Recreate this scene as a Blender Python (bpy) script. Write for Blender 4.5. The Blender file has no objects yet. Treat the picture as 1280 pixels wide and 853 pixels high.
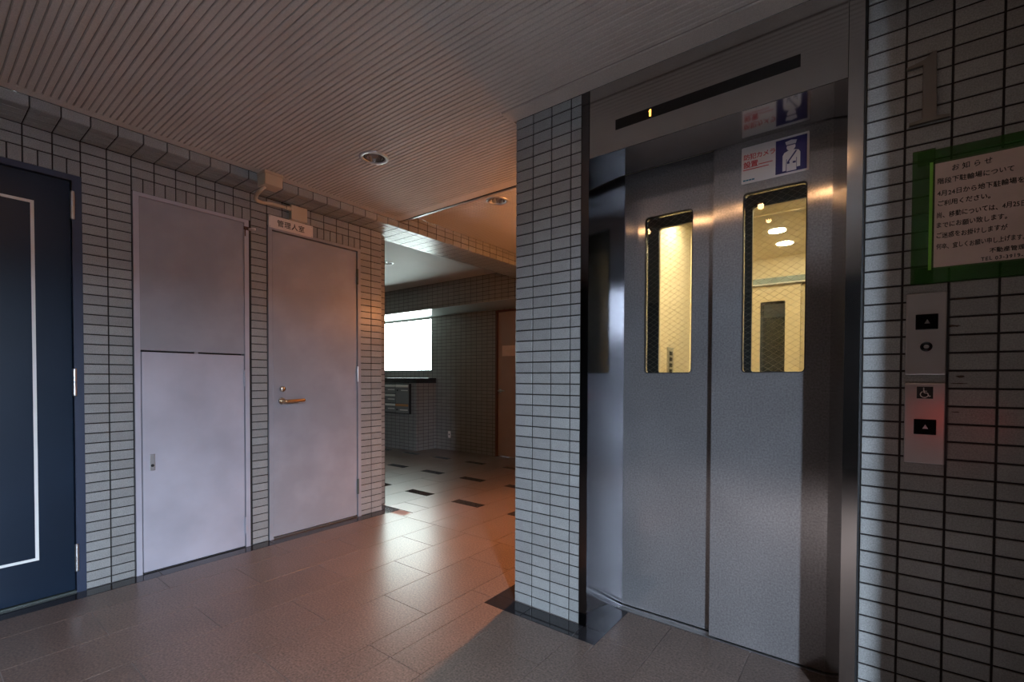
import bpy, bmesh, math, random
from mathutils import Vector, Matrix, Euler
random.seed(7)
scene = bpy.context.scene
COL = scene.collection

# ------------------------------------------------------------------ camera
W_IMG, H_IMG, F_PX, CX, CY = 1280.0, 853.0, 581.694, 640.0, 483.7725
YAW, PITCH, ROLL, CAM_H = -0.6501, -0.0178, 0.0033, 1.0715
fw = Vector((math.sin(YAW)*math.cos(PITCH), math.cos(YAW)*math.cos(PITCH), math.sin(PITCH)))
r0 = Vector((math.cos(YAW), -math.sin(YAW), 0)); u0 = r0.cross(fw)
rt = r0*math.cos(ROLL) + u0*math.sin(ROLL); up = -r0*math.sin(ROLL) + u0*math.cos(ROLL)
cd = bpy.data.cameras.new('camera'); cam = bpy.data.objects.new('camera', cd); COL.objects.link(cam)
M = Matrix((rt, up, -fw)).transposed().to_4x4(); M.translation = (0, 0, CAM_H); cam.matrix_world = M
cd.sensor_fit = 'HORIZONTAL'; cd.sensor_width = 36.0; cd.lens = F_PX/W_IMG*36.0
cd.shift_x = (W_IMG/2-CX)/W_IMG; cd.shift_y = (CY-H_IMG/2)/W_IMG
cd.clip_start = 0.02; cd.clip_end = 200
scene.camera = cam

# ------------------------------------------------------------------ sky, lights, exposure
SKY = 315.0
world = bpy.data.worlds.new('overcast_sky'); scene.world = world; world.use_nodes = True
bg = world.node_tree.nodes['Background']; bg.inputs[0].default_value = (0.66, 0.80, 1.0, 1); bg.inputs[1].default_value = SKY

def light(name, kind, loc, energy, color, rot=(0, 0, 0), **kw):
    l = bpy.data.lights.new(name, kind); l.energy = energy; l.color = color
    for k, v in kw.items(): setattr(l, k, v)
    o = bpy.data.objects.new(name, l); COL.objects.link(o); o.location = loc; o.rotation_euler = rot
    return o
# the entrance door stands a hand's breadth open in the right-hand wall: sky portal in the gap
p = light('entrance_portal', 'AREA', (1.12, -0.40, 1.05), 1, (1, 1, 1), (0, math.pi/2, 0), shape='RECTANGLE', size=2.1, size_y=0.20)
p.data.cycles.is_portal = True
# warm downlight of the corridor, just behind the pillar
light('corridor_bulb', 'SPOT', (-1.46, 2.645, 2.352), 335, (1.0, 0.36, 0.115), (0, 0, 0), spot_size=math.radians(104), spot_blend=1.0, shadow_soft_size=0.035)
# warm wall lamp further down the corridor
light('wall_bulb', 'POINT', (-1.57, 3.40, 1.80), 25, (1.0, 0.36, 0.11), shadow_soft_size=0.035)
# lit downlight in the hall ceiling, over the viewer
for hx in (-1.44, -1.02, -0.60, -0.18):
    light('hall_bulb', 'SPOT', (hx, 0.42, 2.278), 1.1, (1.0, 0.52, 0.22), (0, 0, 0), spot_size=math.radians(176), spot_blend=0.15, shadow_soft_size=0.02)
vs = scene.view_settings
vs.view_transform = 'Standard'; vs.look = 'None'; vs.exposure = 0.0; vs.gamma = 1.0; vs.use_curve_mapping = False
cy = scene.cycles
cy.use_denoising = True; cy.max_bounces = 8; cy.diffuse_bounces = 4; cy.glossy_bounces = 5
cy.transparent_max_bounces = 16; cy.sample_clamp_indirect = 6.0; cy.caustics_reflective = False; cy.caustics_refractive = False

# ------------------------------------------------------------------ materials
MATS = {}
def mat(name, col, rough=0.5, metal=0.0, var=0.0, scale=8.0, bump=0.0, bscale=60.0, rnd=0.0, speck=0.0, emit=None, estr=0.0, spec=None, aniso=0.0, arot=0.25, coat=0.0, col2=None, thr=(0.4, 0.7), alpha=1.0, rvar=0.0, sscale=260.0):
    if name in MATS: return MATS[name]
    m = bpy.data.materials.new(name); m.use_nodes = True; nt = m.node_tree; N = nt.nodes; L = nt.links
    b = N['Principled BSDF']; b.inputs['Roughness'].default_value = rough; b.inputs['Metallic'].default_value = metal
    if spec is not None: b.inputs['Specular IOR Level'].default_value = spec
    if coat: b.inputs['Coat Weight'].default_value = coat; b.inputs['Coat Roughness'].default_value = 0.12
    tc = N.new('ShaderNodeTexCoord'); src = None
    geo = N.new('ShaderNodeNewGeometry')
    rgb = N.new('ShaderNodeRGB'); rgb.outputs[0].default_value = (*col, 1); src = rgb.outputs[0]
    def mul(s, f):
        mx = N.new('ShaderNodeVectorMath'); mx.operation = 'SCALE'; L.new(s, mx.inputs[0]); L.new(f, mx.inputs['Scale']); return mx.outputs[0]
    def noise(sc, det=4.0):
        n = N.new('ShaderNodeTexNoise'); n.inputs['Scale'].default_value = sc; n.inputs['Detail'].default_value = det
        L.new(geo.outputs['Position'], n.inputs['Vector']); return n.outputs['Fac']
    def rng(s, a, bb, lo=0.3, hi=0.7):
        r = N.new('ShaderNodeMapRange'); r.inputs[1].default_value = lo; r.inputs[2].default_value = hi; r.inputs[3].default_value = a; r.inputs[4].default_value = bb; L.new(s, r.inputs[0]); return r.outputs[0]
    if col2 is not None:
        mx = N.new('ShaderNodeMix'); mx.data_type = 'RGBA'; L.new(rng(noise(scale*0.7), 0, 1, *thr), mx.inputs['Factor'])
        L.new(src, mx.inputs['A']); mx.inputs['B'].default_value = (*col2, 1); src = mx.outputs['Result']
    if var: src = mul(src, rng(noise(scale), 1-var, 1+var))
    if speck: src = mul(src, rng(noise(sscale, 3.0), 1-speck, 1+speck))
    if rnd:
        oi = N.new('ShaderNodeObjectInfo'); src = mul(src, rng(oi.outputs['Random'], 1-rnd, 1+rnd, 0, 1))
    L.new(src, b.inputs['Base Color'])
    if rvar: L.new(rng(noise(scale*1.7), rough-rvar, rough+rvar), b.inputs['Roughness'])
    if bump:
        bp = N.new('ShaderNodeBump'); bp.inputs['Strength'].default_value = bump; bp.inputs['Distance'].default_value = 0.002
        L.new(noise(bscale), bp.inputs['Height']); L.new(bp.outputs[0], b.inputs['Normal'])
    if aniso:
        b.inputs['Anisotropic'].default_value = aniso; b.inputs['Anisotropic Rotation'].default_value = arot
        t = N.new('ShaderNodeVectorMath'); t.operation = 'CROSS_PRODUCT'; L.new(geo.outputs['True Normal'], t.inputs[0]); t.inputs[1].default_value = (0, 0.01, 1)
        L.new(t.outputs[0], b.inputs['Tangent'])      # brushed up and down: highlights stretch sideways
    if emit is not None:
        b.inputs['Emission Color'].default_value = (*emit, 1); b.inputs['Emission Strength'].default_value = estr
    if alpha < 1: b.inputs['Alpha'].default_value = alpha
    MATS[name] = m; return m

def glass_mat(name, tint=(0.93, 0.95, 0.93), refl=1.45):
    m = bpy.data.materials.new(name); m.use_nodes = True; nt = m.node_tree; N = nt.nodes; L = nt.links
    N.remove(N['Principled BSDF']); out = N['Material Output']
    tr = N.new('ShaderNodeBsdfTransparent'); tr.inputs[0].default_value = (*tint, 1)
    gl = N.new('ShaderNodeBsdfGlossy'); gl.inputs['Roughness'].default_value = 0.02
    fr = N.new('ShaderNodeFresnel'); fr.inputs[0].default_value = refl
    mx = N.new('ShaderNodeMixShader'); L.new(fr.outputs[0], mx.inputs[0]); L.new(tr.outputs[0], mx.inputs[1]); L.new(gl.outputs[0], mx.inputs[2]); L.new(mx.outputs[0], out.inputs[0])
    MATS[name] = m; return m

def grid_tile_mat(name, col, grout, axis):
    """small far-off wall tiles, 100 x 50 mm, as pattern with relief; axis 0: wall runs along X, 1: along Y"""
    m = bpy.data.materials.new(name); m.use_nodes = True; nt = m.node_tree; N = nt.nodes; L = nt.links
    b = N['Principled BSDF']; geo = N.new('ShaderNodeNewGeometry'); sep = N.new('ShaderNodeSeparateXYZ'); L.new(geo.outputs['Position'], sep.inputs[0])
    cmb = N.new('ShaderNodeCombineXYZ'); L.new(sep.outputs[axis], cmb.inputs[0]); L.new(sep.outputs[2], cmb.inputs[1])
    br = N.new('ShaderNodeTexBrick'); br.offset = 0.0; br.squash = 1.0
    br.inputs['Scale'].default_value = 1.0; br.inputs['Brick Width'].default_value = 0.1; br.inputs['Row Height'].default_value = 0.05
    br.inputs['Mortar Size'].default_value = 0.0032; br.inputs['Mortar Smooth'].default_value = 0.1
    br.inputs['Color1'].default_value = (*[c*0.93 for c in col], 1); br.inputs['Color2'].default_value = (*[c*1.07 for c in col], 1); br.inputs['Mortar'].default_value = (*grout, 1)
    L.new(cmb.outputs[0], br.inputs['Vector']); L.new(br.outputs['Color'], b.inputs['Base Color'])
    bp = N.new('ShaderNodeBump'); bp.invert = True; bp.inputs['Distance'].default_value = 0.003; bp.inputs['Strength'].default_value = 0.6
    L.new(br.outputs['Fac'], bp.inputs['Height']); L.new(bp.outputs[0], b.inputs['Normal']); b.inputs['Roughness'].default_value = 0.35
    MATS[name] = m; return m

def rib_ceiling_mat(name, col):
    m = bpy.data.materials.new(name); m.use_nodes = True; nt = m.node_tree; N = nt.nodes; L = nt.links
    b = N['Principled BSDF']; geo = N.new('ShaderNodeNewGeometry'); sep = N.new('ShaderNodeSeparateXYZ'); L.new(geo.outputs['Position'], sep.inputs[0])
    cmb = N.new('ShaderNodeCombineXYZ'); L.new(sep.outputs[1], cmb.inputs[0])
    wv = N.new('ShaderNodeTexWave'); wv.bands_direction = 'X'; wv.inputs['Scale'].default_value = 2*math.pi/(20*0.025); wv.inputs['Distortion'].default_value = 0
    L.new(cmb.outputs[0], wv.inputs['Vector'])
    bp = N.new('ShaderNodeBump'); bp.inputs['Distance'].default_value = 0.004; bp.inputs['Strength'].default_value = 0.7
    L.new(wv.outputs['Fac'], bp.inputs['Height']); L.new(bp.outputs[0], b.inputs['Normal']); b.inputs['Base Color'].default_value = (*col, 1); b.inputs['Roughness'].default_value = 0.6
    MATS[name] = m; return m

TILE = mat('glazed_grey_tile', (0.30, 0.305, 0.295), 0.28, spec=0.4, var=0.05, scale=30, speck=0.22, rnd=0.09, bump=0.03, bscale=300)
GROUT = mat('dark_grout', (0.022, 0.019, 0.018), 0.9, var=0.2, scale=40)
TILE_X = grid_tile_mat('far_tile_along_x', (0.235, 0.237, 0.225), (0.035, 0.03, 0.028), 0)  # same tile as the hall's, darkened: far-room dimness put into the colour
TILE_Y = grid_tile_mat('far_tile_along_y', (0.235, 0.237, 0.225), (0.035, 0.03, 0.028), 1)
FLOOR = mat('brown_grey_porcelain', (0.138, 0.099, 0.079), 0.30, spec=0.6, var=0.08, scale=5, speck=0.55, sscale=120.0, rnd=0.06, bump=0.05, bscale=160)
FGROUT = mat('floor_grout', (0.30, 0.26, 0.24), 0.8)
GRANITE = mat('polished_black_granite', (0.022, 0.021, 0.023), 0.07, speck=0.5)
CEIL = mat('cream_painted_board', (0.72, 0.675, 0.62), 0.6, speck=0.10, var=0.05, scale=3, col2=(0.66, 0.61, 0.55))
CEILG = mat('ceiling_groove', (0.40, 0.36, 0.32), 0.8)
CEIL2 = rib_ceiling_mat('fine_ribbed_ceiling', (0.60, 0.56, 0.51))
CEILP = mat('plain_ceiling_paint', (0.62, 0.60, 0.57), 0.6, var=0.04, scale=2)
STEEL = mat('brushed_steel', (0.50, 0.49, 0.48), 0.11, metal=1.0, aniso=0.4, arot=0.0, var=0.06, scale=4)
STEELJ = mat('shaded_brushed_steel', (0.13, 0.13, 0.14), 0.11, metal=1.0, aniso=0.4, arot=0.0, var=0.06, scale=4)  # the surround's steel again, with the left jamb's shade put into the colour
STEELD = mat('etched_steel_door', (0.50, 0.49, 0.495), 0.135, metal=0.72, aniso=0.95, arot=0.0, var=0.09, scale=4, speck=0.22, sscale=150.0, bump=0.012, bscale=300, rvar=0.015)
STEELP = mat('brushed_steel_plate', (0.72, 0.69, 0.67), 0.32, metal=0.6, aniso=0.6, arot=0.0)
REDL = mat('red_lens', (0.8, 0.02, 0.02), 0.3, emit=(1.0, 0.05, 0.03), estr=6.0)
BRONZE = mat('dull_bronze_steel', (0.20, 0.18, 0.16), 0.4, metal=0.8)
CHROME = mat('chrome', (0.70, 0.69, 0.67), 0.16, metal=1.0)
ALU = mat('dull_aluminium', (0.60, 0.60, 0.60), 0.38, metal=1.0)
BRASS = mat('worn_brass_lever', (0.80, 0.55, 0.30), 0.2, metal=1.0)
PAINT = mat('lilac_grey_paint', (0.46, 0.45, 0.505), 0.42, var=0.10, scale=4, col2=(0.40, 0.39, 0.44), thr=(0.45, 0.75))
PAINT2 = mat('faded_grey_paint', (0.315, 0.312, 0.335), 0.30, spec=0.35, var=0.06, scale=5, col2=(0.37, 0.365, 0.40), thr=(0.45, 0.7))
NAVY = mat('navy_paint', (0.010, 0.020, 0.038), 0.32, spec=0.25, var=0.12, scale=3)
NAVYF = mat('navy_frame_paint', (0.035, 0.048, 0.085), 0.35)
WHITE = mat('white_stripe', (0.92, 0.93, 0.90), 0.4)
BLACK = mat('black_rubber', (0.012, 0.012, 0.012), 0.5)
BLACKG = mat('black_acrylic', (0.006, 0.006, 0.007), 0.12)
CREAMP = mat('cream_plastic', (0.62, 0.52, 0.38), 0.5)
SIGNW = mat('white_sign_plate', (0.80, 0.74, 0.70), 0.4)
INK = mat('black_ink', (0.012, 0.010, 0.010), 0.6)
REDI = mat('red_ink', (0.55, 0.02, 0.03), 0.6)
BLUEI = mat('teal_ink', (0.02, 0.16, 0.22), 0.6)
NAVYI = mat('navy_ink', (0.02, 0.015, 0.10), 0.5)
PAPER = mat('notice_paper', (0.70, 0.56, 0.50), 0.7, var=0.06, scale=14)
TAPE = mat('green_masking_tape', (0.022, 0.13, 0.014), 0.4, alpha=0.5, var=0.2, scale=20)
TAPEL = mat('light_green_tape', (0.22, 0.55, 0.07), 0.4)
RUST = mat('rust', (0.09, 0.035, 0.018), 0.85, var=0.3, scale=60)
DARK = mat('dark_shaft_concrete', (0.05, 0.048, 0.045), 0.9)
CARW = mat('cream_lift_panel', (0.78, 0.67, 0.48), 0.35)
CARI = mat('cream_lift_door_inside', (0.74, 0.62, 0.43), 0.4)
MIRROR = mat('lift_mirror', (0.86, 0.86, 0.84), 0.02, metal=1.0)
WIRE = mat('glass_wire', (0.30, 0.27, 0.22), 0.5, metal=0.6)
GLASS = glass_mat('wired_glass')
CARLAMP = mat('car_lamp_glow', (1, 0.9, 0.7), 0.5, emit=(1.0, 0.82, 0.56), estr=160.0)
LAMPW = mat('warm_lamp_glow', (1, 0.7, 0.4), 0.5, emit=(1.0, 0.55, 0.25), estr=14.0)
DIGIT = mat('orange_led', (1, 0.5, 0.1), 0.5, emit=(1.0, 0.35, 0.05), estr=5.0)
PANE = mat('frosted_pane_daylight', (0.9, 0.95, 0.95), 0.4, emit=(0.83, 1.0, 0.97), estr=13.0)
WFRAME = mat('window_frame_metal', (0.10, 0.12, 0.11), 0.4, metal=0.5)
FARDOOR = mat('brown_door_paint', (0.34, 0.27, 0.24), 0.45, var=0.05)
FARFRAME = mat('dark_red_frame', (0.10, 0.035, 0.025), 0.5)
MBOX = mat('mailbox_steel', (0.22, 0.235, 0.235), 0.4, metal=0.2)
MBAR = mat('mailbox_aluminium', (0.75, 0.76, 0.70), 0.4, metal=0.2)
MORNG = mat('orange_strip', (0.55, 0.27, 0.10), 0.5)
CONC = mat('asphalt', (0.07, 0.07, 0.072), 0.9)
RENDERW = mat('plain_brown_wall', (0.03, 0.025, 0.022), 0.7)
SOFFIT = mat('smooth_header_soffit', (0.40, 0.43, 0.41), 0.16)
SMUDGE = mat('brown_stain', (0.05, 0.03, 0.018), 0.7)

# ------------------------------------------------------------------ mesh helpers
WL = {}
def quad_box(bm, x0, x1, y0, y1, z0, z1):
    v = [bm.verts.new(c) for c in ((x0,y0,z0),(x1,y0,z0),(x1,y1,z0),(x0,y1,z0),(x0,y0,z1),(x1,y0,z1),(x1,y1,z1),(x0,y1,z1))]
    for f in ((0,3,2,1),(4,5,6,7),(0,1,5,4),(1,2,6,5),(2,3,7,6),(3,0,4,7)): bm.faces.new([v[i] for i in f])
def boxes(*bs):
    bm = bmesh.new()
    for b in bs: quad_box(bm, *b)
    return bm
def rbox(x0, x1, y0, y1, z0, z1, r=0.003, seg=2):
    bm = boxes((x0, x1, y0, y1, z0, z1))
    bmesh.ops.bevel(bm, geom=bm.edges[:], offset=min(r, 0.49*min(x1-x0, y1-y0, z1-z0)), segments=seg, affect='EDGES', profile=0.5)
    return bm
def lathe(prof, axis='Z', n=28, c=(0, 0, 0), cap=True):
    """profile [(radius, height)] spun about an axis through c"""
    bm = bmesh.new(); rings = []
    def P(r, h, a):
        p = (r*math.cos(a), r*math.sin(a), h)
        if axis == 'X': p = (p[2], p[0], p[1])
        if axis == 'Y': p = (p[0], -p[2], p[1])
        return Vector(p)+Vector(c)
    for r, h in prof: rings.append([bm.verts.new(P(r, h, 2*math.pi*k/n)) for k in range(n)])
    for a, b in zip(rings, rings[1:]):
        for k in range(n): bm.faces.new((a[k], a[(k+1) % n], b[(k+1) % n], b[k]))
    if cap:
        for ring in (rings[0], rings[-1]):
            if (ring[0].co-ring[n//2].co).length > 1e-5: bm.faces.new(ring)
    bmesh.ops.recalc_face_normals(bm, faces=bm.faces[:]); return bm
def tube(pts, r, n=10, cap=True):
    bm = bmesh.new(); pts = [Vector(p) for p in pts]; rings = []
    for i, p_ in enumerate(pts):
        t = (pts[min(i+1, len(pts)-1)]-pts[max(i-1, 0)]).normalized()
        a = t.orthogonal().normalized() if i == 0 else (prev - t*prev.dot(t)).normalized()
        prev = a; b = t.cross(a)
        rings.append([bm.verts.new(p_+(a*math.cos(2*math.pi*k/n)+b*math.sin(2*math.pi*k/n))*r) for k in range(n)])
    for a, b in zip(rings, rings[1:]):
        for k in range(n): bm.faces.new((a[k], a[(k+1) % n], b[(k+1) % n], b[k]))
    if cap: bm.faces.new(rings[0]); bm.faces.new(rings[-1])
    bmesh.ops.recalc_face_normals(bm, faces=bm.faces[:]); return bm
def spline(ctrl, n=10):
    out = []; c = [Vector(p) for p in ctrl]; c = [c[0]*2-c[1]]+c+[c[-1]*2-c[-2]]
    for i in range(1, len(c)-2):
        for k in range(n):
            t = k/n; a, b, d, e = c[i-1], c[i], c[i+1], c[i+2]
            out.append(0.5*((2*b)+(-a+d)*t+(2*a-5*b+4*d-e)*t*t+(-a+3*b-3*d+e)*t**3))
    out.append(c[-2]); return out
def extrude_poly(pts, depth, place):
    """flat outline (u,v) given thickness; place(u,v,w) -> world"""
    bm = bmesh.new(); a = [bm.verts.new(place(u, v, 0)) for u, v in pts]; b = [bm.verts.new(place(u, v, depth)) for u, v in pts]
    n = len(pts); bm.faces.new(a); bm.faces.new(b[::-1])
    for k in range(n): bm.faces.new((a[k], b[k], b[(k+1) % n], a[(k+1) % n]))
    bmesh.ops.recalc_face_normals(bm, faces=bm.faces[:]); return bm
def rrect(x0, x1, z0, z1, r, n=5):
    out = []
    for cx_, cz_, a0 in ((x1-r, z0+r, -90), (x1-r, z1-r, 0), (x0+r, z1-r, 90), (x0+r, z0+r, 180)):
        for k in range(n+1):
            a = math.radians(a0+90*k/n); out.append((cx_+r*math.cos(a), cz_+r*math.sin(a)))
    return out
def plate_with_hole(outer, hole, y0, y1):
    """plate in the XZ plane between y0 (front) and y1 with a hole"""
    bm = bmesh.new(); loops = []
    for y in (y0, y1):
        vo = [bm.verts.new((x, y, z)) for x, z in outer]; vi = [bm.verts.new((x, y, z)) for x, z in hole]
        es = [bm.edges.new((l[k], l[(k+1) % len(l)])) for l in (vo, vi) for k in range(len(l))]
        bmesh.ops.triangle_fill(bm, use_beauty=True, edges=es, normal=(0, -1, 0)); loops.append((vo, vi))
    for j in (0, 1):
        a, b = loops[0][j], loops[1][j]
        for k in range(len(a)): bm.faces.new((a[k], a[(k+1) % len(a)], b[(k+1) % len(a)], b[k]))
    bmesh.ops.recalc_face_normals(bm, faces=bm.faces[:]); return bm

def tag(o, label=None, cat=None, group=None, kind=None):
    if label: o['label'] = label
    if cat: o['category'] = cat
    if group: o['group'] = group
    if kind: o['kind'] = kind
    return o
def obj(name, bm, m, parent=None, smooth=False, label=None):
    me = bpy.data.meshes.new(name)
    co = [v.co for v in bm.verts]
    c = Vector([(min(v[i] for v in co)+max(v[i] for v in co))/2 for i in range(3)])
    bmesh.ops.translate(bm, verts=bm.verts[:], vec=-c); bm.to_mesh(me); bm.free()
    if smooth:
        for f in me.polygons: f.use_smooth = True
    me.materials.append(m); o = bpy.data.objects.new(name, me); COL.objects.link(o)
    WL[o] = c; o.location = c - (WL[parent] if parent else Vector())
    if parent: o.parent = parent
    if label: o['label'] = label
    return o
def thing(name, loc, label, cat, group=None, kind=None):
    o = bpy.data.objects.new(name, None); COL.objects.link(o); o.location = loc; o.empty_display_size = 0.05; WL[o] = Vector(loc)
    return tag(o, label, cat, group, kind)
TCACHE = {}
def tile_mesh(w, h, t=0.006, ch=0.0012, m=None):
    key = (round(w, 4), round(h, 4), t, m.name)
    if key not in TCACHE:
        bm = bmesh.new(); a, b = w/2, h/2
        back = [bm.verts.new((x, 0, z)) for x, z in ((-a, -b), (a, -b), (a, b), (-a, b))]
        mid = [bm.verts.new((x, -t+ch, z)) for x, z in ((-a, -b), (a, -b), (a, b), (-a, b))]
        fr = [bm.verts.new((x, -t, z)) for x, z in ((-a+ch, -b+ch), (a-ch, -b+ch), (a-ch, b-ch), (-a+ch, b-ch))]
        bm.faces.new(fr)
        for l1, l2 in ((back, mid), (mid, fr)):
            for k in range(4): bm.faces.new((l1[k], l1[(k+1) % 4], l2[(k+1) % 4], l2[k]))
        bmesh.ops.recalc_face_normals(bm, faces=bm.faces[:])
        me = bpy.data.meshes.new('tile'); bm.to_mesh(me); bm.free(); me.materials.append(m); TCACHE[key] = me
    return TCACHE[key]
def put_tile(parent, w, h, loc, rot, m=TILE, name='tile', t=0.006, ch=0.0012):
    o = bpy.data.objects.new(name, tile_mesh(w, h, t, ch, m)); COL.objects.link(o)
    o.parent = parent; o.location = Vector(loc)-WL[parent]; o.rotation_euler = rot; return o
R_FRONT = (0, 0, 0)                    # faces -Y
R_LEFT = (0, 0, math.pi/2)             # faces +X
R_DOWN = (math.pi/2, 0, math.pi/2)     # faces down, long side along Y
R_SIDE = (0, 0, -math.pi/2)            # faces -X
G = 0.0055                              # joint width
def text_mesh(s, size, place, bold=0.0, align='LEFT', spacing=1.0, dup=0.0, nrm=(0, -1, 0)):
    cu = bpy.data.curves.new('text', 'FONT'); cu.body = s; cu.size = size; cu.align_x = align; cu.offset = bold; cu.space_character = spacing
    cu.resolution_u = 2
    o = bpy.data.objects.new('text', cu); COL.objects.link(o); dg = bpy.context.evaluated_depsgraph_get(); dg.update()
    me = bpy.data.meshes.new_from_object(o.evaluated_get(dg)); bpy.data.objects.remove(o); bpy.data.curves.remove(cu)
    bm = bmesh.new()
    for du, dv in ((0, 0),)+(((dup, 0), (0, dup), (dup, dup)) if dup else ()):      # heavier strokes
        n0 = len(bm.verts); bm.from_mesh(me); bm.verts.ensure_lookup_table()
        for v in bm.verts[n0:]: v.co.x += du; v.co.y += dv; v.co.z = n0*1.0
    bpy.data.meshes.remove(me)
    ks = sorted({v.co.z for v in bm.verts})
    for v in bm.verts: v.co = Vector(place(v.co.x, v.co.y)) + Vector(nrm)*(ks.index(v.co.z)*4e-5)
    return bm

# ================================================================== THE SETTING
XL, YE, ZC, ZC2 = -3.1113, 1.7811, 2.290, 2.365     # left wall face, lift wall face, ceilings
YLE = 2.354                                          # end of the left wall
PX0 = -1.336                                         # pillar corner
YF = 4.95                                            # far wall
# ---- floor
floor = obj('floor', boxes((-7.3, 1.2, -3.3, 5.1, -0.12, -0.003)), FGROUT)
tag(floor, 'brown-grey stone-look tile floor with black granite borders along the walls', 'floor', kind='structure')
R_UP = (-math.pi/2, 0, 0)
def ftile(x0, x1, y0, y1, m, name):
    if x1-x0 < 0.012 or y1-y0 < 0.012: return
    o = put_tile(floor, x1-x0-0.003, y1-y0-0.003, ((x0+x1)/2, (y0+y1)/2, -0.004), R_UP, m, name, 0.004, 0.0003)
def field(x0, x1, y0, y1, joints, name='floor_tile'):
    ys = [y0]+[j for j in joints if y0 < j < y1]+[y1]
    for a, b in zip(ys, ys[1:]): ftile(x0, x1, a, b, FLOOR, name)
FX = [-0.960-0.3065*n for n in range(-6, 7)]; FX = sorted(FX)
XB = -3.010                                          # inner edge of the border along the left wall
for n, (a, b) in enumerate(zip([XB]+[x for x in FX if x > XB], [x for x in FX if x > XB]+[1.1])):
    ph = 0.513 if (round((a+0.960)/0.3065) % 2 == 0) else 0.820
    js = [ph+0.6135*k for k in range(-7, 5)]
    top = YLE if b <= PX0-0.09 else (YLE if a < PX0-0.1 else 1.68)
    if a < PX0-0.104 < b:
        field(a, PX0-0.104, -3.2, YLE, js); field(PX0-0.104, b, -3.2, 1.677, js)
    elif a >= PX0-0.11 and b <= -0.85: field(a, b, -3.2, 1.677, js)
    elif a < -0.855 < b: field(a, -0.855, -3.2, 1.677, js); field(-0.855, b, -3.2, 2.012, js)
    elif a >= -0.86 and b <= -0.0: field(a, b, -3.2, 2.012, js)
    elif a >= -0.86: field(a, b, -3.2, 1.677 if b < 0.46 else 0.895, js)
    else: field(a, b, -3.2, YLE, js)
# beyond the ceiling trim: field with dark inserts
BX = [-2.55-0.3065*n for n in range(-5, 15)]; BX = sorted(BX)
for n, (a, b) in enumerate(zip(BX, BX[1:])):
    if a > PX0-0.1: continue
    b_ = min(b, PX0-0.104); y0 = YLE if a > -3.0 else 2.458
    odd = round((a+2.55)/0.3065) % 2
    if odd:      # carries the inserts
        cuts = [2.885-0.735, 2.885, 3.622, 3.622+0.735]; y = y0
        for c in cuts:
            if c+0.1 > y0+0.02:
                field(a, b_, y, max(c, y), []) if c > y else None
                ftile(a, b_, max(c, y0), c+0.1, GRANITE, 'dark_insert_tile'); y = c+0.1
        field(a, b_, y, YF, [])
    else: field(a, b_, y0, YF, [2.458+0.737/2+0.737*k-0.2 for k in range(5)])
# granite borders
def border(x0, x1, y0, y1, along, joints):
    js = sorted(joints)
    lo, hi = (y0, y1) if along == 'y' else (x0, x1)
    cs = [lo]+[j for j in js if lo+0.03 < j < hi-0.03]+[hi]
    for a, b in zip(cs, cs[1:]):
        if along == 'y': ftile(x0, x1, a, b, GRANITE, 'border_tile')
        else: ftile(a, b, y0, y1, GRANITE, 'border_tile')
border(XL, XB, -3.2, YLE, 'y', [0.25+0.6*k for k in range(-6, 5)])
border(-3.262, XB, YLE, 2.458, 'x', [])
border(PX0-0.104, -0.855, 1.677, YE, 'x', [-1.23, -0.96])
border(PX0-0.104, PX0, YE, 4.0, 'y', [2.35, 2.95, 3.5])
border(-0.945, -0.855, YE, 2.012, 'y', [])
border(-0.02, 0.45, 1.677, YE, 'x', [0.2])
# ---- left wall
LW = [  # openings (y0, y1): navy door, meter cupboard, manager's door
    (-0.32, 0.556), (0.756, 1.342), (1.456, 2.158)]
ZD = 2.0615
segs = [(-3.3, LW[0][0]), (LW[0][1], LW[1][0]), (LW[1][1], LW[2][0]), (LW[2][1], YLE-0.004)]
bs = [(XL-0.15, XL-0.004, a, b, 0, 2.60) for a, b in segs]+[(XL-0.15, XL-0.004, a, b, ZD+0.003, 2.60) for a, b in LW]
bs += [(XL-0.15, XL-0.10, a, b, 0, ZD+0.003) for a, b in LW]
wall_left = obj('wall_left', boxes(*bs), GROUT)
tag(wall_left, 'long grey-tiled wall with three metal doors', 'wall', kind='structure')
XT = XL-0.006                                         # back of tiles, front at XL
lines = [2.2385]+[2.187-0.05*k for k in range(44)]+[0.0]
def lcol(a, b, z_lo):
    for z1, z0 in zip(lines, lines[1:]):
        if z0 < z_lo-0.03: continue
        z0_ = max(z0, z_lo)
        if z1-z0_ < 0.02: continue
        put_tile(wall_left, b-a-G, z1-z0_-G, (XT, (a+b)/2, (z1+z0_)/2), R_LEFT)
for i in range(-3, 20):
    a, b = YLE-2.0+0.1*i, YLE-2.0+0.1*(i+1); mid = (a+b)/2
    over = any(o0-0.02 < mid < o1+0.02 for o0, o1 in LW)
    if not over: lcol(a, b, 0.0)
    else:
        for z1, z0 in ((2.2385, 2.187), (2.187, 2.137)): put_tile(wall_left, 0.1-G, z1-z0-G, (XT, mid, (z1+z0)/2), R_LEFT)
        for h in (0, 1): put_tile(wall_left, 0.05-G, 0.0755-G, (XT, a+0.025+0.05*h, (2.137+ZD)/2), R_LEFT)
# end face of the wall, towards the mailbox room
bmx = bmesh.new(); quad_box(bmx, XL-0.15, XL-0.004, YLE-0.004, YLE, 0, 2.24)
e = obj('end_face', bmx, TILE_X, wall_left)
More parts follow.
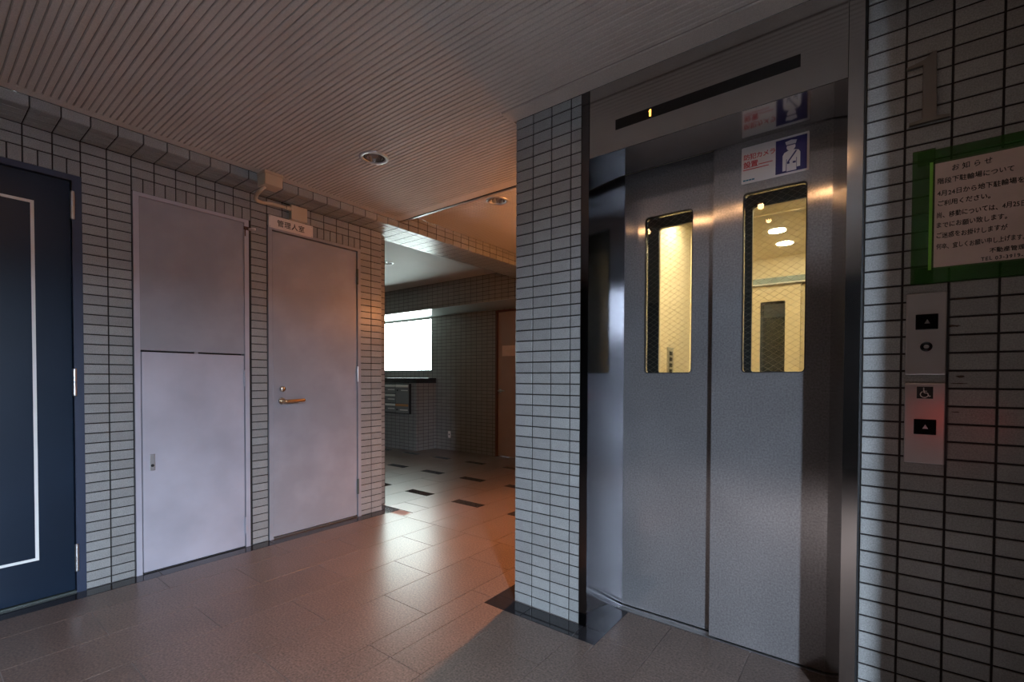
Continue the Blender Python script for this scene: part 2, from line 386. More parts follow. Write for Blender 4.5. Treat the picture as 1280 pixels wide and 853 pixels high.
# ---- beam over the left wall, running on over the passage
XBF, ZB = -2.900, 2.2385
beam = obj('beam', boxes((XL-0.15, XBF-0.004, -3.3, YLE, ZB+0.004, 2.60), (XL-0.15, XBF-0.004, YLE, 4.39, ZB+0.004, 2.60)), GROUT)
tag(beam, 'tiled ceiling beam above the doors, running on across the passage', 'beam', kind='structure')
stuffbm = bmesh.new()
for i in range(-4, 41):
    a, b = YLE-2.0+0.1*i, YLE-2.0+0.1*(i+1)
    if b > 4.385: break
    mid = (a+b)/2
    # face
    rows = [(ZB, ZC)] if b < 2.38 else [(ZB, 2.285), (2.285, 2.335), (2.335, ZC2)]
    if i >= -3:
        for z0, z1 in rows: put_tile(beam, 0.1-G, z1-z0-(G if z1-z0 > 0.04 else 0.002), (XBF-0.006, mid, (z0+z1)/2), R_LEFT)
        xs = [XBF-0.0528*k for k in range(5)] if mid < YLE else [XBF-0.0517*k for k in range(8)]
        for x1, x0 in zip(xs, xs[1:]):
            if mid < 3.3: put_tile(beam, 0.1-G, x1-x0-G, ((x0+x1)/2, mid, ZB+0.006), R_DOWN)
            else: quad_box(stuffbm, x0+G/2, x1-G/2, a+G/2, b-G/2, ZB, ZB+0.006)
so = obj('soffit_tiles', stuffbm, TILE, beam); so['kind'] = 'stuff'
# ---- lift wall: pillar left of the lift
wall_back = obj('wall_back', boxes((PX0+0.004, -0.985, YE+0.004, 2.05, 0, 2.60)), GROUT)
tag(wall_back, 'grey-tiled wall pillar left of the elevator frame', 'wall', kind='structure')
wl = [ZC]+[2.2474-0.05*k for k in range(45)]+[0.0]
for a, b in ((-1.336, -1.236), (-1.236, -1.136), (-1.136, -1.036), (-1.036, -0.983)):
    for z1, z0 in zip(wl, wl[1:]):
        put_tile(wall_back, b-a-G, z1-z0-G, ((a+b)/2, YE+0.006, (z0+z1)/2), R_FRONT)
sb = bmesh.new()
for k in range(22):
    for z1, z0 in zip(wl, wl[1:]):
        if YE+0.004+0.1*k > 3.95: break
        quad_box(sb, PX0, PX0+0.005, YE+0.006+0.1*k, YE+0.1*k+0.1, z0+G/2, z1-G/2)
so = obj('side_tiles', sb, TILE, wall_back); so['kind'] = 'stuff'
# ---- lift wall right of the frame
wall_right = obj('wall_right', boxes((-0.0095, 0.46, YE+0.004, 2.05, 0, 2.60)), GROUT)
tag(wall_right, 'grey-tiled wall right of the elevator with the call buttons', 'wall', kind='structure')
for a, b in ((-0.0105, 0.0816), (0.0816, 0.1816), (0.1816, 0.2816), (0.2816, 0.3816), (0.3816, 0.45)):
    for z1, z0 in zip(wl, wl[1:]):
        put_tile(wall_right, b-a-G, z1-z0-G, ((a+b)/2, YE+0.006, (z0+z1)/2), R_FRONT)
# ---- shaft behind the lift wall and the wall piece over the opening
shaft = obj('elevator_shaft', boxes((PX0+0.004, -1.17, 2.05, 4.0, 0, 2.6), (0.12, 0.46, 2.05, 4.0, 0, 2.6), (-1.17, 0.12, 3.75, 4.0, 0, 2.6),
            (-1.17, 0.12, 2.05, 3.75, 2.40, 2.6), (-0.985, -0.012, 2.05, 2.06, 2.06, 2.6), (-0.985, -0.012, 1.80, 2.05, 2.30, 2.6)), DARK)
tag(shaft, 'dark concrete elevator shaft behind the sliding doors', 'shaft', kind='structure')
# ---- shell round the hall, out of the frame
w = obj('wall_front', boxes((XL-0.15, 1.2, -3.3, -3.2, 0, 2.6)), RENDERW); tag(w, 'plain brown wall of the hall opposite the elevator', 'wall', kind='structure')
w = obj('wall_entrance', boxes((1.1, 1.2, -3.2, -1.30, 0, 2.6), (1.1, 1.2, -0.30, 0.925, 0, 2.6), (1.1, 1.2, -1.30, -0.30, 2.10, 2.6), (0.455, 1.2, 0.925, 1.80, 0, 2.6)), RENDERW)
tag(w, 'brown wall with the entrance door to the street', 'wall', kind='structure')
ed = thing('door_8', (1.1, -0.9, 0), 'dark steel sliding entrance door standing slightly open', 'door', kind='structure')
obj('leaf', rbox(1.102, 1.132, -1.32, -0.50, 0.002, 2.098, 0.003), WFRAME, ed); obj('pull', rbox(1.082, 1.102, -0.59, -0.57, 0.85, 1.15, 0.004), CHROME, ed)
w = obj('added_sky_block_wall', boxes((16.0, 16.4, -30, 30, -0.02, 3.6)), CONC); tag(w, 'grey wall added across the street to cut off the low sky', 'wall', kind='structure')  # unseen wall added to block the low sky from the entrance gap
w = obj('ground', boxes((1.2, 40, -30, 30, -0.14, -0.02)), CONC); tag(w, 'grey asphalt outside the entrance', 'ground', kind='structure')
# ---- far room and corridor shell
w = obj('wall_far', boxes((-7.3, -6.70, YF, YF+0.15, 0, 2.6), (-6.70, -5.30, YF, YF+0.15, 0, 1.18), (-6.70, -5.30, YF, YF+0.15, 2.0, 2.6),
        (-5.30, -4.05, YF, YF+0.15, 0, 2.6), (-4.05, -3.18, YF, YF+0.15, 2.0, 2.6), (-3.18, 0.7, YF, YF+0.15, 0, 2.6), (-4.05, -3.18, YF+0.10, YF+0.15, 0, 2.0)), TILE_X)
tag(w, 'small-tiled wall with a window and a brown door beyond the passage', 'wall', kind='structure')
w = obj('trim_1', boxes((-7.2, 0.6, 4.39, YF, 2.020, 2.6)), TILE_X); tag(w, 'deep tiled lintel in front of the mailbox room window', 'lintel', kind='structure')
obj('soffit', boxes((-7.2, 0.6, 4.39, YF, 2.014, 2.020)), SOFFIT, w)
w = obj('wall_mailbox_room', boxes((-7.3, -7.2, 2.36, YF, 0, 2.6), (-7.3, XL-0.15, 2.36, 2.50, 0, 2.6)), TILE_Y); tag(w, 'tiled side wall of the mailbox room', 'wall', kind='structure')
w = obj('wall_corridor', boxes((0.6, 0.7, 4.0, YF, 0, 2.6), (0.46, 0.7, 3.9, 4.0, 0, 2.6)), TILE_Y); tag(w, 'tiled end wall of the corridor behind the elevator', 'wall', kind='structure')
# ---- ceilings
DL1, DL2, DL3, DL4 = (-2.180, 1.600), (-2.152, 2.645), (-4.255, 3.285), (-1.44, 0.42)
DL5, DL6, DL7, DL8 = (-1.46, 2.645), (-1.02, 0.42), (-0.60, 0.42), (-0.18, 0.42)
def holed(x0, x1, y0, y1, z0, z1, holes, h=0.056):
    """slab with square holes for the downlights"""
    bs = []; ys = sorted({y0, y1} | {c[1]-h for c in holes} | {c[1]+h for c in holes})
    for a, b in zip(ys, ys[1:]):
        row = sorted(c[0] for c in holes if abs(c[1]-(a+b)/2) < h); x = x0
        for cx_ in row: bs.append((x, cx_-h, a, b, z0, z1)); x = cx_+h
        bs.append((x, x1, a, b, z0, z1))
    return bs
YTR = 2.375
ceiling = obj('ceiling', boxes(*(holed(XBF, PX0, -3.2, YTR-0.004, ZC+0.007, 2.60, [DL1, DL4]) + holed(PX0, 1.1, -3.2, YE, ZC+0.007, 2.60, [DL6, DL7, DL8]))), CEILG)
tag(ceiling, 'cream ribbed board ceiling of the elevator hall', 'ceiling', kind='structure')
def flat(x0, x1, y0, y1): obj('margin_board', boxes((x0, x1, y0, y1, ZC, ZC+0.007)), CEIL, ceiling)
XR0 = XBF+0.055
flat(XBF, XR0, -3.2, YTR-0.09); flat(XBF, PX0, YTR-0.09, YTR-0.004); flat(PX0-0.02, 0.455, YE-0.085, YE)
rib_cache = {}
def rib(x0, x1, y, wd=0.0212):
    key = round(x1-x0, 4)
    if key not in rib_cache:
        bm = bmesh.new(); a = key/2; b = wd/2; z = 0.007; c = 0.0025
        pr_ = [(-b, z), (-b, c), (-b+c, 0), (b-c, 0), (b, c), (b, z)]
        l = [bm.verts.new((-a, u, v)) for u, v in pr_]; r_ = [bm.verts.new((a, u, v)) for u, v in pr_]
        for k in range(5): bm.faces.new((l[k], l[k+1], r_[k+1], r_[k]))
        bm.faces.new(l); bm.faces.new(r_)
        bmesh.ops.recalc_face_normals(bm, faces=bm.faces[:]); me = bpy.data.meshes.new('rib'); bm.to_mesh(me); bm.free(); me.materials.append(CEIL); rib_cache[key] = me
    o = bpy.data.objects.new('rib', rib_cache[key]); COL.objects.link(o); o.parent = ceiling; o.location = Vector(((x0+x1)/2, y, ZC))-WL[ceiling]
y = YTR-0.09-0.0125
while y > -3.18:
    x1 = (1.1 if y < 0.895 else 0.455) if y < YE-0.085-0.01 else PX0-0.02
    cuts = sorted((c[0]-math.sqrt(0.064**2-(y-c[1])**2), c[0]+math.sqrt(0.064**2-(y-c[1])**2)) for c in (DL1, DL4, DL6, DL7, DL8) if abs(y-c[1]) < 0.064)
    x = XR0
    for a, b in cuts: rib(x, a, y); x = b
    rib(x, x1, y); y -= 0.025
c2 = obj('ceiling.001', boxes(*holed(XBF, 0.6, YTR, 4.39, ZC2, 2.60, [DL2, DL5])), CEIL2); tag(c2, 'finely ribbed corridor ceiling beyond the metal trim', 'ceiling', kind='structure')
c3 = obj('ceiling.002', boxes(*holed(-7.2, XL-0.15, 2.50, 4.39, 2.352, 2.60, [DL3])), CEILP); tag(c3, 'plain cream ceiling of the mailbox room', 'ceiling', kind='structure')
tr = thing('trim_2', (-2.1, YTR, ZC), 'thin metal edge strip between the two ceiling heights', 'trim', kind='structure')
obj('edge_angle', boxes((XBF, PX0, YTR-0.004, YTR+0.014, ZC-0.003, ZC2)), ALU, tr)
obj('shadow_gap', boxes((XBF, PX0, YTR-0.010, YTR-0.004, ZC-0.002, ZC+0.006)), BLACK, tr)

# ================================================================== DOORS ON THE LEFT WALL
def lbox(a, b, z0, z1, x0, x1): return (XL+x0, XL+x1, a, b, z0, z1)
def hinge(parent, y, z, h, m, r=0.008, x=0.008):
    hg = obj('hinge', lathe([(0.0, -h/2-0.002), (r*0.8, -h/2-0.001), (r, -h/2+0.002), (r, -0.001), (r*0.8, 0), (r, 0.001), (r, h/2-0.002), (r*0.8, h/2+0.001), (0.0, h/2+0.002)], n=16, c=(XL+x, y, z)), m, parent, smooth=False)
    return hg
def door_frame(parent, a, b, wd, m, x0=-0.08, x1=0.004, top=ZD):
    obj('frame', boxes(lbox(a, a+wd, 0, top, x0, x1), lbox(b-wd, b, 0, top, x0, x1), lbox(a+wd, b-wd, top-wd*0.75, top, x0, x1)), m, parent)
# navy door
d1 = thing('door_1', (XL, 0.1, 0), 'dark navy metal door with a thin white line border', 'door', kind='structure')
door_frame(d1, LW[0][0], 0.556, 0.036, NAVYF, x1=0.006)
obj('leaf', rbox(XL-0.06, XL-0.010, LW[0][0]+0.038, 0.517, 0.012, 2.031, 0.003), NAVY, d1)
sx = XL-0.010
obj('white_line', boxes((sx, sx+0.003, 0.378, 0.3905, 0.200, 1.900), (sx, sx+0.003, -0.150, 0.378, 1.8875, 1.900), (sx, sx+0.003, -0.150, 0.378, 0.200, 0.2125), (sx, sx+0.003, -0.165, -0.150, 0.200, 1.900)), WHITE, d1)
for z in (1.914, 1.046, 0.175): hinge(d1, 0.521, z, 0.135, ALU, 0.009, 0.006)
obj('threshold', boxes((XL-0.08, XL-0.004, LW[0][0]+0.036, 0.520, 0, 0.008)), WFRAME, d1)
lv = obj('lever', tube(spline([(sx, -0.22, 0.95), (sx+0.05, -0.22, 0.95), (sx+0.055, -0.19, 0.95), (sx+0.055, -0.10, 0.95)], 6), 0.009), CHROME, d1, smooth=True)
# meter cupboard
d2 = thing('meter_cupboard', (XL, 1.05, 0), 'tall lilac-grey steel cupboard front with a small lock plate on its lower door', 'cupboard')
a, b = 0.758, 1.340
obj('frame', boxes(lbox(a, a+0.026, 0.0, ZD, -0.08, 0.006), lbox(b-0.026, b, 0.0, ZD, -0.08, 0.006), lbox(a+0.026, b-0.026, ZD-0.020, ZD, -0.08, 0.006)), PAINT, d2)
obj('upper_panel', rbox(XL-0.05, XL+0.001, a+0.027, b-0.027, 1.219, ZD-0.021, 0.002), PAINT2, d2)
lf = obj('door', rbox(XL-0.05, XL+0.001, a+0.032, b-0.031, 0.006, 1.210, 0.003), PAINT, d2)
lk = obj('lock_plate', rbox(XL+0.001, XL+0.005, 0.820, 0.845, 0.560, 0.650, 0.002), ALU, lf)
obj('keyhole', lathe([(0.0, 0.0), (0.008, 0.0), (0.008, 0.003), (0.0, 0.003)], 'X', 14, (XL+0.004, 0.8325, 0.588)), BLACK, lf)
for z in (1.068, 0.138): hinge(d2, b-0.027, z, 0.10, PAINT, 0.007, 0.006)
obj('latch_tab', rbox(XL, XL+0.008, 1.035, 1.055, 1.208, 1.222, 0.002), PAINT2, d2)
obj('sill_strip', boxes(lbox(a+0.026, b-0.026, 0.0, 0.005, -0.06, -0.004)), BLACK, d2)
obj('backing', boxes(lbox(a+0.02, b-0.02, 0.0, ZD-0.01, -0.095, -0.055)), BLACK, d2)
# manager's door
d3 = thing('door_2', (XL, 1.8, 0), 'grey painted steel door with a lever handle under the white nameplate', 'door', kind='structure')
a, b = 1.459, 2.156
door_frame(d3, a, b, 0.026, PAINT2, x1=0.006)
lf = obj('leaf', rbox(XL-0.06, XL-0.004, a+0.031, b-0.031, 0.012, ZD-0.026, 0.003), PAINT2, d3)
for z in (1.847, 1.101, 0.236): hinge(d3, b-0.028, z, 0.115, WFRAME if z < 0.5 or z > 1.5 else ALU, 0.0085, 0.006)
cyl = obj('cylinder_lock', lathe([(0.0, 0), (0.021, 0.0), (0.021, 0.006), (0.015, 0.014), (0.0, 0.016)], 'X', 20, (XL-0.004, 1.553, 0.996)), CHROME, lf, smooth=True)
rose = obj('handle_rose', lathe([(0.0, 0), (0.024, 0.0), (0.024, 0.004), (0.019, 0.009), (0.0, 0.010)], 'X', 22, (XL-0.004, 1.548, 0.916)), CHROME, lf)
obj('lever', tube(spline([(XL, 1.548, 0.916), (XL+0.038, 1.548, 0.916), (XL+0.052, 1.560, 0.916), (XL+0.053, 1.62, 0.918), (XL+0.050, 1.668, 0.920), (XL+0.046, 1.676, 0.920)], 6), 0.0108, 12), BRASS, lf, smooth=True)
obj('threshold', boxes(lbox(a+0.026, b-0.026, 0.0, 0.010, -0.06, 0.0)), ALU, d3)
obj('backing', boxes(lbox(a+0.02, b-0.02, 0.0, ZD-0.01, -0.095, -0.065)), BLACK, d3)
# nameplate
sg = thing('door_sign', (XL, 1.614, 2.052), 'white rectangular plate with four black characters above the grey door', 'sign')
obj('plate', rbox(XL+0.006, XL+0.010, 1.462, 1.766, 2.053, 2.134, 0.0015), SIGNW, sg)
pl = lambda u, v: (XL+0.0105, 1.5155+u, 2.0745+v)
obj('lettering', text_mesh('管理人室', 0.0455, pl, 0.0, spacing=1.10, dup=0.0014, nrm=(1, 0, 0)), INK, sg)
for yy, zz in ((1.470, 2.126), (1.470, 2.061), (1.758, 2.126), (1.758, 2.061)):
    obj('screw', lathe([(0, 0), (0.0035, 0), (0.002, 0.002), (0, 0.002)], 'X', 10, (XL+0.010, yy, zz)), ALU, sg)
# junction boxes and conduit
jb = thing('junction_box', (-2.85, 1.35, 2.19), 'cream plastic junction box under the ribbed ceiling on the beam', 'junction box')
obj('body', rbox(-2.895, -2.800, 1.300, 1.405, 2.205, 2.272, 0.004), CREAMP, jb); obj('lid', rbox(-2.897, -2.797, 1.297, 1.408, 2.268, 2.287, 0.004), CREAMP, jb)
jb2 = thing('switch_box', (XL, 1.65, 2.13), 'small cream box on the tiles behind the white nameplate', 'junction box')
obj('body', rbox(XL, XL+0.040, 1.597, 1.710, 2.136, 2.232, 0.005), CREAMP, jb2)
obj('gland', lathe([(0, 0), (0.014, 0), (0.014, 0.030), (0.0, 0.030)], 'Y', 14, (XL+0.030, 1.597, 2.203)), CREAMP, jb2)
cp = spline([(-2.858, 1.325, 2.206), (-2.868, 1.305, 2.180), (-2.92, 1.305, 2.163), (-2.99, 1.335, 2.163), (-3.06, 1.40, 2.183), (-3.083, 1.48, 2.200), (-3.082, 1.566, 2.203)], 8)
cn = obj('conduit', tube(cp, 0.0105, 10), CREAMP, None, smooth=True); tag(cn, 'cream flexible conduit looping between the two junction boxes', 'conduit')
# rusty peg on the cupboard corner
hk = thing('wall_peg', (XL, 1.345, 2.0), 'small white peg with a rusty bracket at the cupboard corner', 'peg')
obj('bracket', rbox(XL+0.006, XL+0.012, 1.310, 1.350, 1.997, 2.018, 0.002), RUST, hk)
obj('peg', tube([(XL+0.008, 1.342, 2.005), (XL+0.030, 1.352, 2.005), (XL+0.045, 1.362, 2.004)], 0.008, 10), SIGNW, hk, smooth=True)
obj('rust_drip', boxes((XL+0.006, XL+0.0066, 1.316, 1.323, 1.958, 1.998)), RUST, hk)

# ================================================================== LIFT
XA, XB_, YJ = -0.980, -0.016, 1.776
fr = thing('elevator_entrance', (-0.5, 1.9, 0), 'brushed stainless steel elevator surround with a black floor indicator strip', 'door frame')
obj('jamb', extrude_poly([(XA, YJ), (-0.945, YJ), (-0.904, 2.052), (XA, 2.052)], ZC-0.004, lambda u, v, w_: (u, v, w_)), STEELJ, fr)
obj('jamb', extrude_poly([(-0.055, YJ), (XB_, YJ), (XB_, 2.012), (-0.103, 2.012)], ZC-0.004, lambda u, v, w_: (u, v, w_)), STEEL, fr)
hd = obj('header', rbox(-0.9445, -0.0555, YJ+0.001, 2.012, 2.000, ZC-0.004, 0.002), STEEL, fr)
ind = obj('indicator', boxes((-0.8255, -0.182, YJ-0.0006, YJ+0.004, 2.0855, 2.1255)), BLACKG, fr, label='black floor indicator strip')
dg = obj('digit', extrude_poly([(-0.003, -0.013), (0.004, -0.013), (0.004, 0.013), (-0.001, 0.013), (-0.006, 0.006), (-0.003, 0.006)], 0.0008, lambda u, v, w_: (-0.681+u, YJ-0.0007-w_, 2.105+v)), DIGIT, ind, label='glowing orange numeral one')
obj('edge_gasket', boxes((XB_, -0.0105, YJ+0.004, YE+0.004, 0, ZC-0.004), (-0.985, XA, YJ+0.004, YE+0.004, 0, ZC-0.004)), BLACK, fr)
WZ0, WZ1 = 1.100, 1.800
def wires(x0, x1, y, px=0.036, pz=0.024):
    bm = bmesh.new(); t = 0.00028; H_ = WZ1-WZ0; W_ = x1-x0; s = pz/px*1.0
    for sg_ in (1, -1):
        k = -int(W_*s/pz)-1
        while k*pz < H_+W_*s+pz:
            # z = z0 + k*pz + sg*s*(x-x0)
            c = WZ0+k*pz; xs = []
            xa, xb = x0, x1; za, zb = c, c+sg_*s*W_
            # clip to the pane
            def at(z): return x0+(z-c)/(sg_*s)
            lo, hi = min(za, zb), max(za, zb)
            if hi > WZ0 and lo < WZ1:
                pts = []
                for xx, zz in ((xa, za), (xb, zb)):
                    if zz < WZ0: xx, zz = at(WZ0), WZ0
                    if zz > WZ1: xx, zz = at(WZ1), WZ1
                    pts.append((xx, zz))
                (ax, az), (bx, bz) = pts; L_ = math.hypot(bx-ax, bz-az)
                if L_ > 0.004:
                    nx, nz = -(bz-az)/L_*t, (bx-ax)/L_*t
                    f = [bm.verts.new((ax+nx, y, az+nz)), bm.verts.new((bx+nx, y, bz+nz)), bm.verts.new((bx-nx, y, bz-nz)), bm.verts.new((ax-nx, y, az-nz))]
                    g = [bm.verts.new((v.co.x, y+2*t, v.co.z)) for v in f]
                    bm.faces.new(f); bm.faces.new(g[::-1])
                    for q in range(4): bm.faces.new((f[q], g[q], g[(q+1) % 4], f[(q+1) % 4]))
            k += 1
    bmesh.ops.recalc_face_normals(bm, faces=bm.faces[:]); return bm
def lift_leaf(name, label, x0, x1, y0, y1, wx0, wx1, m, mesh_wire=True, z1=2.02, kind='structure'):
    d = thing(name, ((x0+x1)/2, y0, 0.006), label, 'door', kind=kind)
    obj('leaf', plate_with_hole([(x0, 0.008), (x1, 0.008), (x1, z1), (x0, z1)], rrect(wx0, wx1, WZ0, WZ1, 0.014), y0, y1), m, d)
    pn = obj('glass_pane', boxes((wx0-0.004, wx1+0.004, y0+0.012, y0+0.017, WZ0-0.004, WZ1+0.004)), GLASS, d, label='wired safety glass')
    if mesh_wire:
        w_ = obj('wire_mesh', wires(wx0, wx1, y0+0.014), WIRE, pn); w_['kind'] = 'stuff'
        obj('gasket', plate_with_hole(rrect(wx0-0.003, wx1+0.003, WZ0-0.003, WZ1+0.003, 0.016), rrect(wx0+0.0005, wx1-0.0005, WZ0+0.0005, WZ1-0.0005, 0.013), y0-0.001, y0+0.012), BLACK, d)
    return d
lift_leaf('door_3', 'brushed steel elevator door leaf with a guard sticker above its window', -0.505, -0.072, 2.020, 2.050, -0.392, -0.182, STEELD)
lift_leaf('door_4', 'brushed steel elevator door leaf with a tall window and no sticker', -0.935, -0.475, 2.060, 2.090, -0.805, -0.600, STEELD)
# car doors behind, dark outside
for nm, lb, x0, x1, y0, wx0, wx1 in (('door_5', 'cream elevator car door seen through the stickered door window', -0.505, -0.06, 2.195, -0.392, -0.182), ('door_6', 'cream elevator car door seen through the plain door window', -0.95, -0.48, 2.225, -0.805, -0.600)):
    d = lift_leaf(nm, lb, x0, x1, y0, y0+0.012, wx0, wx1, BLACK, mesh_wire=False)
    obj('inner_face', plate_with_hole([(x0, 0.008), (x1, 0.008), (x1, 2.02), (x0, 2.02)], rrect(wx0, wx1, WZ0, WZ1, 0.014), y0+0.012, y0+0.026), CARI, d)
# car
car = thing('elevator_car', (-0.52, 2.95, 0), 'cream-panelled elevator car with ceiling spotlights and a mirrored back', 'elevator car')
CX0, CX1, CY0, CY1, CZ = -1.06, 0.02, 2.262, 3.60, 2.20
obj('floor_plate', boxes((CX0, CX1, 2.20, CY1, -0.01, 0.004)), DARK, car)
obj('ceiling_panel', boxes((CX0-0.02, CX1+0.02, CY0-0.01, CY1+0.02, CZ, CZ+0.03)), CARW, car)
for k in range(3):
    y0 = CY0+(CY1-CY0)/3*k
    obj('side_panel', rbox(CX0-0.02, CX0, y0+0.001, y0+(CY1-CY0)/3-0.001, 0.004, CZ, 0.0008, 1), CARW, car)
    obj('side_panel', rbox(CX1, CX1+0.02, y0+0.001, y0+(CY1-CY0)/3-0.001, 0.004, CZ, 0.0008, 1), CARW, car)
obj('back_panel', boxes((CX0-0.02, CX1+0.02, CY1, CY1+0.02, 0.004, CZ)), CARW, car)
obj('mirror', rbox(CX0+0.03, CX1-0.03, CY1-0.006, CY1-0.001, 0.45, CZ-0.01, 0.001, 1), MIRROR, car)
obj('transom', boxes((CX0, CX1, CY0-0.012, CY0, 2.00, CZ)), CARW, car)
obj('transom_rail', boxes((CX0+0.02, CX1-0.02, CY0, CY0+0.03, 1.962, 2.012)), WFRAME, car); obj('rail_edge', boxes((CX0+0.02, CX1-0.02, CY0, CY0+0.031, 1.950, 1.962)), ALU, car)
obj('return_panel', boxes((CX0, -0.925, CY0-0.008, CY0, 0.004, 2.0)), CARW, car); obj('return_panel', boxes((-0.085, CX1, CY0-0.030, CY0, 0.004, 2.0)), CARW, car)
for xx, yy in ((-0.55, 3.15), (-0.55, 2.74), (-0.15, 3.15), (-0.15, 2.74), (-0.93, 3.15), (-0.93, 2.74)):
    obj('spotlight', lathe([(0.0, 0.0), (0.058, 0.0), (0.058, 0.004), (0.0, 0.004)], 'Z', 24, (xx, yy, CZ-0.004)), CARLAMP, car)
cpn = obj('control_panel', rbox(CX0, CX0+0.006, 3.10, 3.22, 0.92, 1.285, 0.002), ALU, car)
for zz in (1.245, 1.205, 1.165, 1.125):
    obj('button', rbox(CX0+0.006, CX0+0.010, 3.135, 3.185, zz-0.013, zz+0.013, 0.003), BLACK, cpn)
# door sill
sl = thing('door_sill', (-0.5, 2.04, 0), 'ribbed aluminium threshold under the elevator doors', 'threshold')
obj('sill_plate', boxes((-0.905, -0.100, 2.012, 2.020, -0.01, 0.003), (-0.905, -0.100, 2.053, 2.062, -0.01, 0.003), (-0.905, -0.100, 2.02, 2.15, -0.01, -0.002)), ALU, sl)
obj('car_sill', boxes((-0.95, -0.06, 2.16, 2.26, -0.01, 0.002)), ALU, sl)
# guard sticker
st = thing('camera_sticker', (-0.288, 2.0195, 1.83), 'security camera sticker with red characters and a white guard figure on navy', 'sticker')
SY = 2.0192
def spl(u, v, w_=0): return (-0.4015+u, SY-w_, 1.838+v)
tilt = 0.0
obj('sheet', extrude_poly(rrect(0, 0.226, 0, 0.142, 0.004, 3), 0.0006, spl), SIGNW, st)
SY -= 0.0009
obj('picture_field', extrude_poly([(0.118, 0.008), (0.219, 0.008), (0.219, 0.134), (0.118, 0.134)], 0.0003, spl), NAVYI, st)
obj('headline', text_mesh('防犯カメラ', 0.0235, lambda u, v: spl(0.006+u, 0.093+v), 0.0, spacing=0.90, dup=0.0007), REDI, st)
obj('headline', text_mesh('設置', 0.0265, lambda u, v: spl(0.006+u, 0.062+v), 0.0, spacing=0.96, dup=0.0009), REDI, st)
obj('small_print', boxes(*[(spl(a_, 0)[0], spl(b_, 0)[0], SY-0.0003, SY, spl(0, v)[2], spl(0, v+0.003)[2]) for a_, b_, v in ((0.060, 0.108, 0.064), (0.006, 0.095, 0.052))]), REDI, st)
obj('maker_line', boxes(*[(spl(a_, 0)[0], spl(a_+0.009, 0)[0], SY-0.0003, SY, spl(0, 0.010)[2], spl(0, 0.0155)[2]) for a_ in (0.006, 0.0165, 0.027, 0.0375)]), BLUEI, st)
SY -= 0.0004
gx = 0.168
def gp(pts): return [(gx+u, 0.012+v) for u, v in pts]
body = [(-0.027, 0.003), (-0.016, 0.003), (-0.015, 0.045), (-0.013, 0.045), (-0.014, 0.0), (0.018, 0.0), (0.017, 0.045), (0.019, 0.045), (0.019, 0.010), (0.030, 0.010), (0.030, 0.062), (0.025, 0.071), (0.010, 0.076), (-0.008, 0.076), (-0.022, 0.070), (-0.027, 0.060)]
obj('guard_body', extrude_poly(gp(body), 0.0003, spl), SIGNW, st)
hd_ = [(0.0145*math.cos(t_), 0.088+0.0135*math.sin(t_)) for t_ in [math.pi*2*k/18 for k in range(18)]]
obj('guard_head', extrude_poly(gp(hd_), 0.0003, spl), SIGNW, st)
cap = [(-0.015, 0.097), (0.015, 0.097), (0.019, 0.110), (0.0, 0.114), (-0.019, 0.110)]
obj('guard_cap', extrude_poly(gp(cap), 0.0003, spl), SIGNW, st)
SY -= 0.0004
obj('guard_belt', extrude_poly(gp([(-0.013, 0.033), (-0.009, 0.030), (0.020, 0.070), (0.015, 0.072)]), 0.0002, spl), NAVYI, st)
obj('guard_belt', extrude_poly(gp([(-0.012, 0.027), (-0.004, 0.027), (-0.004, 0.034), (-0.012, 0.034)]), 0.0002, spl), NAVYI, st)
obj('guard_belt', extrude_poly(gp([(0.006, 0.026), (0.016, 0.026), (0.016, 0.033), (0.006, 0.033)]), 0.0002, spl), NAVYI, st)
obj('guard_visor', extrude_poly(gp([(-0.014, 0.094), (0.014, 0.094), (0.014, 0.0975), (-0.014, 0.0975)]), 0.0002, spl), NAVYI, st)

# ================================================================== RIGHT WALL FITTINGS
YW = YE
one = thing('floor_number', (0.13, YW, 1.80), 'raised metal numeral 1 on the dark tiles above the notice', 'numeral')
N1 = [(0.090, 1.803), (0.176, 1.803), (0.176, 1.810), (0.148, 1.815), (0.146, 1.996), (0.139, 1.996), (0.120, 1.980), (0.082, 1.971), (0.082, 1.965), (0.118, 1.966), (0.118, 1.815), (0.090, 1.810)]
obj('numeral', extrude_poly(N1, 0.012, lambda u, v, w_: (u, YW-w_, v)), BRONZE, one)
def call_panel(label, z0, z1, zb, group=None):
    o = thing('call_panel', (0.135, YW, z0), label, 'call panel')
    obj('plate', rbox(0.091, 0.178, YW-0.009, YW, z0, z1, 0.0025), STEELP, o)
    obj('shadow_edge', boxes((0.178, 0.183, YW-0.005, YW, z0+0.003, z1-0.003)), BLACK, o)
    bt = obj('button', rbox(0.1115, 0.160, YW-0.0115, YW-0.008, zb-0.022, zb+0.022, 0.0015), BLACKG, o)
    obj('arrow', extrude_poly([(-0.006, -0.005), (0.006, -0.005), (0, 0.007)], 0.0004, lambda u, v, w_: (0.1365+u, YW-0.0116-w_, zb+v)), ALU, bt)
    return o
p1 = call_panel('upper steel call panel with an up button and a round key switch', 1.086, 1.319, 1.237)
obj('key_switch', lathe([(0, 0), (0.0135, 0), (0.0135, 0.003), (0.009, 0.004), (0.0, 0.004)], 'Y', 22, (0.1355, YW-0.009, 1.166)), BLACKG, p1)
obj('key_cylinder', lathe([(0, 0), (0.006, 0), (0.006, 0.002), (0, 0.002)], 'Y', 16, (0.1355, YW-0.013, 1.166)), ALU, p1)
p2 = call_panel('lower steel call panel with a wheelchair symbol above its up button', 0.832, 1.062, 0.937)
sy = YW-0.0092
obj('symbol_border', boxes((0.1155, 0.1535, sy-0.0004, sy, 1.0165, 1.0535)), SIGNW, p2)
sf = obj('symbol_field', boxes((0.1168, 0.1522, sy-0.0008, sy-0.0004, 1.0178, 1.0522)), INK, p2)
